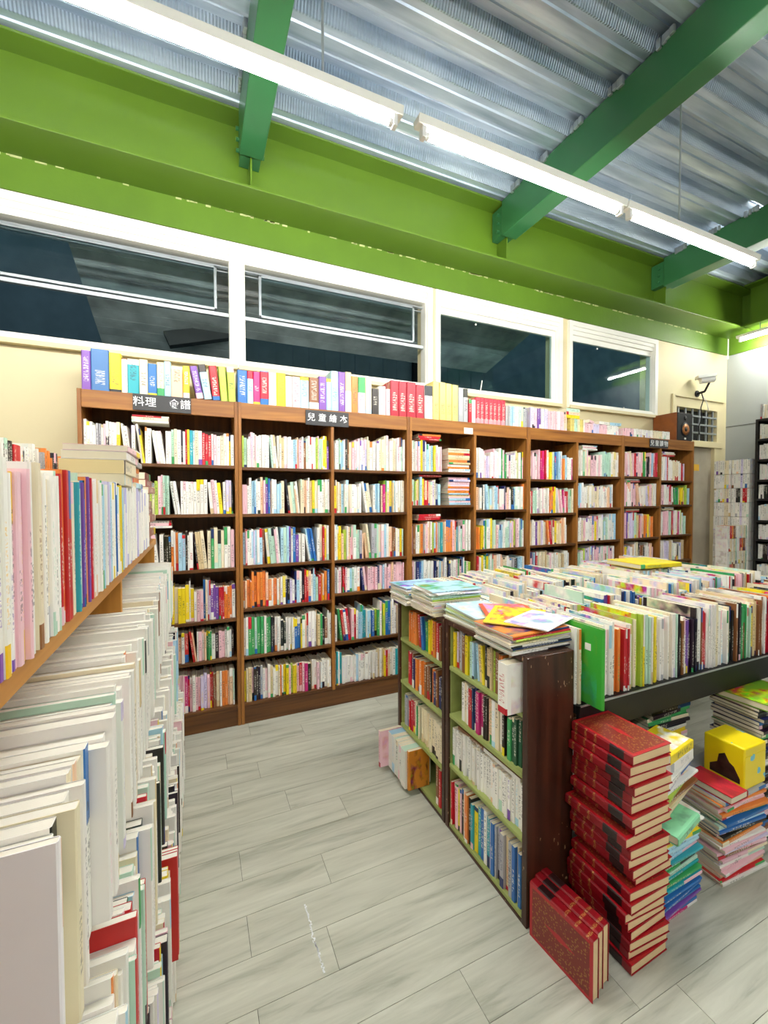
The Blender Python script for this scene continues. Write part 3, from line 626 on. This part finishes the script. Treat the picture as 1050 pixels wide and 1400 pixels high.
MB().tube((5.672, 3.073, 2.943), (5.678, 3.069, 2.944), .036, .03, 16).build('lens', 'black', t)
b = MB().tube((5.63, 3.1, 2.9), (5.65, 3.16, 2.81), .012); b.tube((5.65, 3.16, 2.81), (5.65, YW, 2.8), .014); b.tube((5.65, YW - .012, 2.8), (5.65, YW, 2.8), .04, None, 16); b.build('bracket', 'black_metal', t)
pts = [(5.65, 3.2, 2.82), (5.68, 3.19, 2.72), (5.65, 3.2, 2.62), (5.69, 3.21, 2.5), (5.65, 3.22, 2.4), (5.67, 3.225, 2.3)]
MB().path(pts, .006).build('cable', 'black', t); MB().path([(5.68, 3.2, 2.78), (5.76, 3.2, 2.7), (5.85, 3.22, 2.6)], .005).build('cable', 'plastic_white', t)

# ---- packs of pale paperbacks by the door
t = thing('low_cabinet', (5.75, 2.98, 0), 'low white cabinet holding paperback packs beside the glass door', 'cabinet')
bx('body', 'white_paint', t, 5.32, 6.24, 2.82, 3.22, 0, .58, .004)
for x in (5.33, 5.79): bx('door', 'cream', t, x, x + .44, 2.806, 2.82, .03, .56, .003)
bx('worktop', 'white_paint', t, 5.3, 6.25, 2.81, 3.225, .58, .605, .003)
def pack(x, y, z, n, h, rz, lab, cols='wwwcw', q=.022):
    ps = []
    for i in range(n):
        bk = Book(q, .125, h + random.uniform(-.002, .002), cols[i * len(cols) // n], (i * (q + .0008), 0, 0)); V, F, U, K = bk.geo()
        ps.append(([(p[0] + i * (q + .0008), p[1], p[2]) for p in V], F, U, K, bk.c1, bk.c2, bk.id, lin(bk.page)))
    o = bpy.data.objects.new('paperback_pack', book_mesh('paperback_pack', ps)); C.objects.link(o); o.data.materials.append(M['cover']); o.data.materials.append(M['pages'])
    o.location = (x, y, z); o.rotation_euler = (0, 0, R(rz)); return tag(o, lab, 'book pack', 'paperback packs stacked by the door')
z = .606
for i in range(8):
    h = .168
    for j, (nm, cols) in enumerate((('far', 'wwwcw'), ('near', 'wwLww'))):
        pack(5.95 + random.uniform(0, .01), 3.205 - j * .19, z, 8, h, -90, 'pale paperback pack, %s from bottom in the %s column by the grey wall' % (nth(i), nm), 'wkwrw' if (i, j) in ((5, 1), (2, 0)) else cols)
    z += h + .004
z = .606
for i in range(4):
    h = .145
    for j in range(2): pack(5.55 + j * .2 + random.uniform(0, .01), 2.84, z, 8, h, 0, 'pale paperback pack, %s from bottom, %s column before the glass door' % (nth(i), ('left', 'right')[j]), 'wcwcG' if (i + j) % 3 else 'wroew')
    z += h + .003

# ================================================================== LEFT RACK OF MAGAZINES
XF = -.205
t = thing('magazine_rack', (-.41, 1.4, 0), 'ochre wooden rack at the left edge loaded with magazines', 'rack')
bx('top_board', 'ochre_y', t, -.62, XF, .1, 2.63, 1.265, 1.295, .002)
for y in (.1, 1.5, 2.605): bx('upright', 'ochre_z', t, -.62, XF - .008, y, y + .022, 0, 1.265, .002)
LB = [(.012, .165), (.2, .29), (.53, .30), (.885, .30)]
for z, _ in LB:
    for y0, y1 in ((.122, 1.5), (1.522, 2.605)): bx('shelf', 'ochre_y', t, -.6, -.235, y0, y1, max(0, z - .012), z - .0005)
bx('back_panel', 'ochre_z', t, -.632, -.62, .1, 2.63, 0, 1.295); bx('riser', 'ochre_y', t, -.6, -.42, .12, 2.6, 1.295, 1.47)
# standing spines on the top board
segs = [(.16, .70, 'pwpywpcywp'), (.70, .84, 'wwPwcwww'), (.84, .915, 'oorw'), (.915, .98, 'ctG'), (.98, 1.07, 'sbowvr'), (1.07, 1.40, 'wwswLwbw'), (1.40, 1.5, 'ykts'), (1.5, 2.2, 'wwwLwwww')]
pos = 0
for y0, y1, q in segs:
    for bk in row(q, y1 - y0 - .002, (XF + .008, y0, 1.2952), 90, .27, (.006, .016) if y0 < 1.5 else (.008, .013), (.243, .252), (.17, .185), (0, .01), 0, hard=0):
        if y0 < .7 and random.random() < .6: bk.c2 = lin('f2c21c')
        if y0 >= 1.5: bk.c2 = lin('b9b4dc')
        put(bk, 'magazine', '%s magazine spine, %s from the near end on the rack top' % (NAME[bk.col], nth(pos)), 'magazine', 'magazines standing on the rack top'); pos += 1
# second row behind, on the riser
pos = 0
for bk in row('wkwvwwwkrwwaokoewrrw', 1.3, (-.425, .85, 1.4702), 90, .25, (.012, .02), (.178, .186), (.115, .125), (0, .006), 0, order=.9):
    put(bk, 'comic_book', '%s comic spine, %s from the near end in the raised back row' % (NAME[bk.col], nth(pos)), 'book', 'comics on the raised back row'); pos += 1
# flat books lying across the row
z = 1.5485
for i, (w_, col, pg) in enumerate(((.034, 'c', 'f3e7c8'), (.042, 'c', 'f0dca4'), (.024, 'w', 'f2ead2'), (.018, 'p', 'f4ead6'))):
    put(Book(w_, .165, .235, col, (-.285 + .006 * i, 1.62, z), 90 + random.uniform(-2, 2), mode='flat', page=pg), 'flat_book', '%s book lying across the rack magazines, %s from bottom of the cream stack' % (NAME[col], nth(i)), 'book', 'cream stack on the rack', True); z += w_ + .0008
z = 1.5485
for i in range(7):
    put(Book(.02, .15, .2, 'soPoadw'[i], (-.285 + random.uniform(-.01, .01), 1.9, z), 90 + random.uniform(-3, 3), mode='flat'), 'flat_book', '%s book, %s from bottom of the mixed stack behind the cream stack' % (NAME['soPoadw'[i]], nth(i)), 'book', 'mixed stack on the rack', True); z += .0208
z = 1.2952
for i in range(10):
    w_ = random.uniform(.03, .036)
    bk = Book(w_, .15, .22, 'd', (-.285 + random.uniform(-.012, .012), 2.42, z), 90 + random.uniform(-3, 3), mode='flat', colr=lin(random.choice(['9a5a48', 'a86e5c', '8a4038', 'b48470'])))
    put(bk, 'worn_paperback', 'worn pinkish brown paperback, %s from bottom of stack at rack far end' % nth(i), 'book', 'worn paperbacks at the far end of the rack', True); z += w_ + .001
# upright magazines below, covers towards the viewer
mags = []
for li, (z, h) in enumerate(LB):
    ystart = (.95, .75, .55, .5)[li]; lname = ('lowest', 'second lowest', 'third', 'top')[li]; k = 0
    for y0, y1 in ((ystart, 1.495), (1.524, 2.6)):
        y = y0
        while True:
            w_ = random.uniform(.01, .024) if li > 0 else random.uniform(.012, .03)
            if y + w_ > y1: break
            ch = random.choice('wwwwwwwwwwcwGwwwwwcw' if li == 3 else 'wwwwcwwwwwpwsckwrwwG'); hh = h - random.uniform(.0, .045); wd = random.uniform(.185, .225)
            xr = (-.085, -.085, -.105, -.13)[li] + random.uniform(-.016, .012)
            if li == 3 and 0 < k < 12: xr -= .012; hh = .27 - .003 * (12 - k) + random.uniform(0, .015); ch = 'w' if k % 5 else 'c'
            if li == 1 and abs(y - 1.32) < .02: ch = 'r'; xr = -.062; hh = .3
            if li == 1 and abs(y - 1.27) < .02: ch = 'y'; xr = -.085; hh = .29
            if li == 3 and k == 0: ch = 'a'; hh = .282; xr = -.128; wd = .225
            bk = Book(w_ - .0008, wd, hh, ch, (xr, y, z), 90, mat='cover_plain', page='f2efe4')
            if li == 3 and k == 0: bk.c1 = bk.c2 = lin('f3eef1')
            mags.append((bk, '%s magazine filed upright, %s from the near end, %s tier of the rack' % (NAME[ch], nth(k), lname), (hh * wd + .4 * w_ * hh) / (y * y + (1.5 - z) ** 2))); y += w_; k += 1
mags.sort(key=lambda q: -q[2])
for bk, lab, _ in mags[:300]: put(bk, 'filed_magazine', lab, 'magazine', 'magazines filed upright in the rack', True)
if mags[300:]: put_stuff([b_ for b_, _, _ in mags[300:]], 'packed_magazines', 'remaining filed magazines packed in the rack tiers', 'magazines')

# ================================================================== SMALL DARK BOOKCASE (island)
IX0, IX1 = 1.033, 1.25
def island_case(y0, y1, zs, lab, nm):
    t = thing('low_bookcase', ((IX0 + IX1) / 2, (y0 + y1) / 2, 0), lab, 'bookcase', 'low dark bookcases standing end to end')
    bx('end_panel', 'dark_z', t, IX0, IX1, y0 + .001, y0 + .026, 0, .955, .003); bx('end_panel', 'dark_z', t, IX0, IX1, y1 - .026, y1 - .001, 0, .955, .003)
    for y in (y0 + .026, y1 - .03): bx('side_lining', 'olive', t, IX0 + .012, IX1 - .012, y, y + .004, .02, .935)
    bx('back_panel', 'olive', t, IX1 - .012, IX1 - .002, y0 + .026, y1 - .026, .0, .94); bx('top_panel', 'dark_y', t, IX0, IX1, y0 + .026, y1 - .026, .937, .955, .002)
    for z in zs: bx('shelf', 'olive', t, IX0 + .004, IX1 - .012, y0 + .03, y1 - .03, z - .018, z - .0005, .002)
    bx('plinth', 'dark_y', t, IX0 + .002, IX0 + .02, y0 + .026, y1 - .026, 0, max(.004, zs[-1] - .018))
ZN = [.752, .535, .305, .03]; ZF = [.735, .497, .25, .03]
island_case(1.118, 1.648, ZN, 'low dark brown bookcase with olive shelves, nearer one with scuffed end panel', 'near'); island_case(1.652, 2.15, ZF, 'low dark brown bookcase with olive shelves, far one behind the near one', 'far')
def irow(seq, ya, yb, z, gap, nm, ri, hr, wr=(.011, .024), x=IX0 + .014, **kw):
    L = ya - yb
    for i, bk in enumerate(row(seq, L, (x, ya, z), -90, gap, wr, hr, (.13, .165), (0, .014), **kw)):
        put(bk, 'low_shelf_book', '%s book, %s from the left on %s shelf of %s low bookcase' % (NAME[bk.col], nth(i), ORD[ri], nm), 'book', 'books in the low bookcases')
irow('bLaPeylGsedykcdeeodyda', 1.612, 1.215, ZN[0], .185, 'near', 0, (.155, .17))
irow('wwrnmmkPwcwkgqqc', 1.55, 1.15, ZN[1], .195, 'near', 1, (.165, .182), order=.95)
irow('wwwwwwwwww', 1.612, 1.15, ZN[2], .21, 'near', 2, (.165, .168), (.016, .018), leanp=0)
put(Book(.016, .15, .4, 'e', (IX0 + .1, 1.38, ZN[2] + .17), -90, mode='flat'), 'flat_book', 'long brown book lying on the white set, third shelf of near low bookcase', 'book')
irow('rpyckPodtytbswvLbaLadabbbw', 1.612, 1.15, ZN[3], .25, 'near', 3, (.19, .215), x=IX0 + .006)
irow('ooornbgyyoree', 2.06, 1.69, ZF[0], .19, 'far', 0, (.155, .175)); irow('reooooeennnkk', 2.06, 1.69, ZF[1], .21, 'far', 1, (.14, .17)); irow('aarrgqqcccccccc', 2.11, 1.69, ZF[2], .22, 'far', 2, (.16, .185))
# box book jutting out and the row jutting out at the bottom
put(Book(.05, .2, .178, 'w', (.972, 1.205, ZN[0]), -90, hard=True), 'white_box_book', 'thick white book jutting out of the near low bookcase top shelf', 'book', None, True)
y = 2.13
for i, (col, w_, x, h) in enumerate((('p', .022, .905, .2), ('b', .045, .955, .195), ('c', .03, .955, .195), ('t', .012, .955, .192), ('w', .028, .958, .192), ('p', .024, .958, .19), ('L', .024, .955, .19), ('G', .05, .95, .195))):
    bk = Book(w_ - .001, .15, h, col, (x, y, .031), -90, hard=False, page='9ccbe4' if col == 'b' else 'bfe0cc' if col in 'tG' else 'f0e6cc'); bk.mat = 'cover'
    if col != 'p' or i: bk.c1 = lin('e4e6dc')
    put(bk, 'jutting_book', '%s book, %s from left of the row jutting out at far bookcase bottom' % (NAME[col], nth(i)), 'book', 'books jutting out at the bottom of the far low bookcase', True); y -= w_
put(Book(.018, .12, .2, 'o', (.962, y, .031), -90, mat='cover_art', colr=lin('d98a2c'), col2=lin('7a2c1a')), 'picture_book', 'orange illustrated book ending the row jutting from the far low bookcase', 'book', None, True)
for i in range(2): put(Book(.02, .13, .2 - .02 * i, 'er'[i], (IX0 + .012, 1.75 - .025 * i, .031), -90), 'low_shelf_book', '%s book left of the divider on the floor shelf of far low bookcase' % ('brown', 'red')[i], 'book')

# magazines piled flat on the low bookcases
def pile(cx, cy, n, nm, wid, hgt, thick, rz, cols, topart):
    z = .9555
    for i in range(n):
        th = random.uniform(*thick); top = i >= n - topart
        bk = Book(th, wid, hgt, cols[i * len(cols) // n], (cx + random.uniform(-.008, .008), cy + random.uniform(-.008, .008), z), rz + random.uniform(-2.5, 2.5) + (random.uniform(-14, 14) if top else 0), mode='flat', mat='cover_art', page='efe9d8')
        bk.col = cols[i * len(cols) // n]
        put(bk, 'flat_magazine', '%s magazine, %s from bottom of the %s pile on low bookcases' % (NAME[bk.col], nth(i), nm), 'magazine', 'magazines piled on the low bookcases', True); z += th + .0006
    return z
pile(1.12, 2.045, 13, 'furthest', .205, .26, (.005, .009), 0, 'wcwcwGwcwLs', 2)
pile(1.13, 1.805, 15, 'second furthest', .21, .27, (.005, .009), 0, 'cwcwcwclGwws', 3)
pile(1.145, 1.53, 10, 'third', .21, .27, (.004, .008), 90, 'cwGlGlGs', 2)
zp = pile(1.135, 1.262, 10, 'nearest', .215, .275, (.005, .009), 0, 'wcnwcLlro', 0)
zt = zp + .0005
put(Book(.004, .21, .28, 'r', (1.19, 1.40, zt), 62, mode='flat', mat='cover_art', colr=lin('e8502c'), col2=lin('f2a0c0')), 'flat_magazine', 'red and pink illustrated magazine fanned on the near pile', 'magazine', None, True)
put(Book(.004, .21, .28, 'y', (1.165, 1.33, zt + .0045), 42, mode='flat', mat='cover_art', colr=lin('f5cf1a'), col2=lin('ee9020')), 'flat_magazine', 'yellow illustrated magazine fanned on the near pile', 'magazine', None, True)
put(Book(.004, .17, .24, 'w', (1.2, 1.24, zt + .009), 22, mode='flat', mat='cover_art', colr=lin('f4f2f4'), col2=lin('a99ad6')), 'flat_magazine', 'white bordered magazine with violet picture lying on top', 'magazine', None, True)

# ================================================================== TABLE OF PICTURE BOOKS
t = thing('display_table', (2.34, 1.8, 0), 'black display table packed with upright picture books', 'table')
bx('table_top', 'black', t, 1.268, 3.45, 1.125, 2.46, .71, .742, .004)
MB().prism([(1.105, .748), (1.125, .742), (1.125, .63), (1.117, .63)], 0, 1.268, 3.45).build('front_lip', 'black_metal', t, .002)
bx('lip_highlight', 'steel', t, 1.27, 3.448, 1.1035, 1.108, .744, .75)  # bright strip added for the highlight along the black edge
for x in (1.29, 3.38):
    for y in (1.2, 2.38): bx('leg', 'black_metal', t, x, x + .045, y, y + .045, 0, .71, .002)
bx('shade_panel', 'black', t, 1.29, 3.42, 2.43, 2.445, .02, .71)  # added black sheet that stands in for the deep shade under the table
FR = 'wGyywwoorwllGGywwcwkevkkwrwwcwwckekgGwdewrrokndllycyykcerwcweycwLwwdr'
pics = []; 
def prow(seq, y, x0, hr, wr, nm, order):
    L = 3.4 - x0
    for i, bk in enumerate(row(seq, L, (x0, y, .7425), 0, .4, wr, hr, (.21, .27), (0, .02), leanp=.0, order=order, hard=.35)):
        bk.mat = 'cover_art'; pics.append((bk, '%s picture book, %s from left in the %s row on the table' % (NAME[bk.col], nth(i), nm), 1 if nm == 'front' else 1 / bk.loc[1] ** 2 * (1 if bk.loc[0] < 2.9 else .2)))
x = 1.272
for col, w_, h, d_, y_, lab in (('w', .012, .285, .25, 1.135, 'cream illustrated picture book beside the low bookcase'), ('c', .012, .28, .24, 1.128, 'thin cream picture book left of the tall green one')):
    put(Book(w_, d_, h, col, (x, y_, .7425), 0, mat='cover_art'), 'picture_book', lab, 'book', None, True); x += w_ + .002
gb = Book(.016, .25, .29, 'g', (1.306, 1.045, .7505), 0, hard=True, colr=lin('3fae3a'), col2=lin('3fae3a')); o = put(gb, 'green_picture_book', 'tall bright green picture book at the left end of the table', 'book', None, True)
lb = MB().box(-.0012, 0, .09, .13, .1, .15); l = lb.build('price_label', 'paper_tag', o); l2 = MB().box(-.0012, 0, .05, .075, .2, .225).build('price_label', 'paper_tag', o)
b = MB()
for i in range(6): b.box(-.0018, -.0012, .095, .125, .108 + i * .006, .111 + i * .006)
b.build('print_lines', 'slate', l)
prow(FR[2:], 1.13, 1.345, (.235, .285), (.0065, .016), 'front', .85)
prow('wwsscGLbrwkgwpcwywwnGwwpwcwsb', 1.455, 1.275, (.23, .31), (.009, .02), 'second', .3); prow('wsGcwLrwkwpcywwwwscGwwwcwsb', 1.775, 1.275, (.23, .31), (.01, .022), 'third', .3); prow('wwcsGwLwygwpcwrwywcwwGwwwPcwsb', 2.095, 1.275, (.23, .30), (.011, .024), 'back', .3)
pics.sort(key=lambda q: -q[2])
for bk, lab, _ in pics[:300]: put(bk, 'picture_book', lab, 'book', 'picture books standing on the table', True)
if pics[300:]: put_stuff([b_ for b_, _, _ in pics[300:]], 'packed_picture_books', 'remaining picture books packed at the far right of the table', 'books', 'cover_art')
put(Book(.03, .27, .35, 'y', (2.75, 1.9, 1.06), -6, mode='flat', hard=True), 'yellow_picture_book', 'large yellow book lying across the picture books at the back', 'book', None, True)

# ================================================================== STACKS ON THE FLOOR
z = .0005; i = 0
while z < .675:
    w_ = random.uniform(.031, .034); tw = random.uniform(-2.5, 2.5)
    dx = .01 * math.sin(i * .9) + random.uniform(-.006, .006) + (.022 if i in (8, 13) else 0) + (.015 if z > .62 else 0)
    bk = Book(w_, .185, .235, 'r', (1.318 + dx, .992 + random.uniform(-.008, .008), z), -90 + tw, mode='flat', hard=True, mat='dictionary_red', page='f1d3a4')
    put(bk, 'red_dictionary', 'red hardback dictionary, %s from the bottom of the tall stack' % nth(i), 'book', 'red dictionaries in the tall stack', True); z += w_ + .0006; i += 1
for i in range(3):
    bk = Book(.031, .19, .235, 'r', (1.045 + i * .0335, .985 + (.0, .012, .02)[i], .0005), 0, mode='spine_up', hard=True, mat='dictionary_red', page='f1d3a4')
    bk.rz = 6; put(bk, 'red_dictionary', 'red dictionary standing spine up on the floor, %s from the low bookcase' % ORD[i], 'book', 'red dictionaries standing spine up', True)
def stack(cx, cy, z, n, nm, wid, hgt, thick, rz, cols, tilt=0, twist=3, jitp=.01, mat='cover', name='bundled_book', rzs=None):
    for i in range(n):
        th = random.uniform(*thick); col = cols[i * len(cols) // n]
        bk = Book(th, wid, hgt, col, (cx + random.uniform(-jitp, jitp), cy + random.uniform(-jitp, jitp), z), rz + random.uniform(-twist, twist), mode='flat', mat=mat, page='efe6d2')
        put(bk, name, '%s booklet, %s from bottom of the %s' % (NAME[col], nth(i), nm), 'book', nm, True); z += th + .0006
    return z
# teal to yellow bundle, then pale bundle, then two comic boxes
z1 = stack(1.558, 1.035, .0005, 30, 'rainbow bundle beside the red stack', .2, .27, (.008, .013), 2, 'mmvvbbbbtgtGgstsssGyyyww', twist=4)
put(Book(.03, .14, .19, 'G', (1.53, .955, z1 + .0005), 12, mode='flat', colr=lin('8fdcaa'), hard=True), 'mint_book', 'thick mint green book on the rainbow bundle', 'book', None, True)
z2 = stack(1.585, 1.06, z1 + .0315, 12, 'pale bundle above the mint green book', .2, .27, (.009, .014), 14, 'ccwdeylwLwaws', twist=6, mat='cover_art')
z3 = z2
for i, col in enumerate('wy'): put(Book(.034, .13, .19, col, (1.62, 1.03, z3 + .0005), 10, mode='flat', mat='cover_art', page='f2efe8'), 'thick_comic', '%s thick comic on top of the pale bundle, %s one' % (NAME[col], ('lower', 'upper')[i]), 'book', None, True); z3 += .0345
# right hand stack with the yellow box
z4 = stack(1.985, 1.055, .0005, 27, 'magazine stack under the yellow box', .24, .28, (.009, .014), -3, 'wrPppwLpepLpwokkbsGbgLoppoa', twist=4)
put(Book(.03, .11, .17, 'r', (1.905, 1.0, z4 + .0005), 90, mode='flat', hard=True), 'small_red_book', 'small red hardback lying left of the yellow box', 'book', None, True)
t = NT('box_yellow'); tc = t.n('TexCoord').outputs['Object']
nz = t.n('TexNoise', Vector=tc, Scale=16, Detail=1).outputs[0]; sz = t.n('SeparateXYZ', Vector=tc).outputs
nr = t.n('VectorMath', {'operation': 'LENGTH'}, i0=t.n('Mapping', Vector=tc, Location=(0, 0, -.09), Scale=(1, 1, 1)).outputs[0]).outputs['Value']
t.base(t.mix(t.math('GREATER_THAN', nz, .68), lin('f7dc14'), lin('6fc3d8'))); t.p(Roughness=.3); M['box_yellow'] = t.m
plain('box_print', '3a2a22', .4, 0, .5, 30)
t = thing('yellow_box', (2.06, 1.02, z4 + .0005), 'bright yellow picture box standing on the magazine stack', 'box')
MB().box(1.985, 2.14, .94, 1.09, z4 + .0005, z4 + .17).build('carton', 'box_yellow', t, .006)
bx('flap_edge', 'box_yellow', t, 1.99, 2.135, .9385, .9405, z4 + .135, z4 + .137)
MB().add([(1.9842, .955 + .11 * f, z4 + .02 + zz) for f, zz in ((0, .0), (1, .0), (1, .03), (.75, .05), (.7, .085), (.5, .1), (.35, .07), (.2, .06), (0, .02))], [tuple(range(9))]).build('printed_scene', 'box_print', t)
# dark comics behind, with a red ribbon
z5 = stack(1.98, 1.33, .0005, 34, 'dark comic stack behind the pale bundle', .19, .27, (.014, .018), 0, 'kwekwrkwkqkpkywkgkk', twist=3, mat='cover_art', name='stacked_comic')
o = MB().box(1.95, 1.975, 1.228, 1.432, z5 + .0004, z5 + .0016).build('red_ribbon', 'red_ribbon', None, org=(1.96, 1.33, z5)); tag(o, 'flat red ribbon across the dark comic stack', 'ribbon')
z6 = stack(2.38, 1.09, .0005, 40, 'tall dark stack under the green book', .2, .29, (.012, .016), -2, 'kwekpkwkLkskwknkgknkk', twist=3, name='stacked_book')
put(Book(.03, .215, .3, 'g', (2.38, 1.09, z6 + .0005), 4, mode='flat', hard=True, mat='cover_art', colr=lin('7fb52c'), col2=lin('e8c820')), 'green_picture_book', 'green and yellow illustrated hardback lying on the tall dark stack', 'book', None, True)
stack(2.4, 1.6, .0005, 26, 'book stack deep under the table', .2, .28, (.016, .022), 5, 'wekwcraskwLbw', twist=5, name='stacked_book')
stack(1.7, 1.65, .0005, 24, 'left book stack deep under the table', .2, .28, (.016, .022), -4, 'kcwerwskwew', twist=5, name='stacked_book')
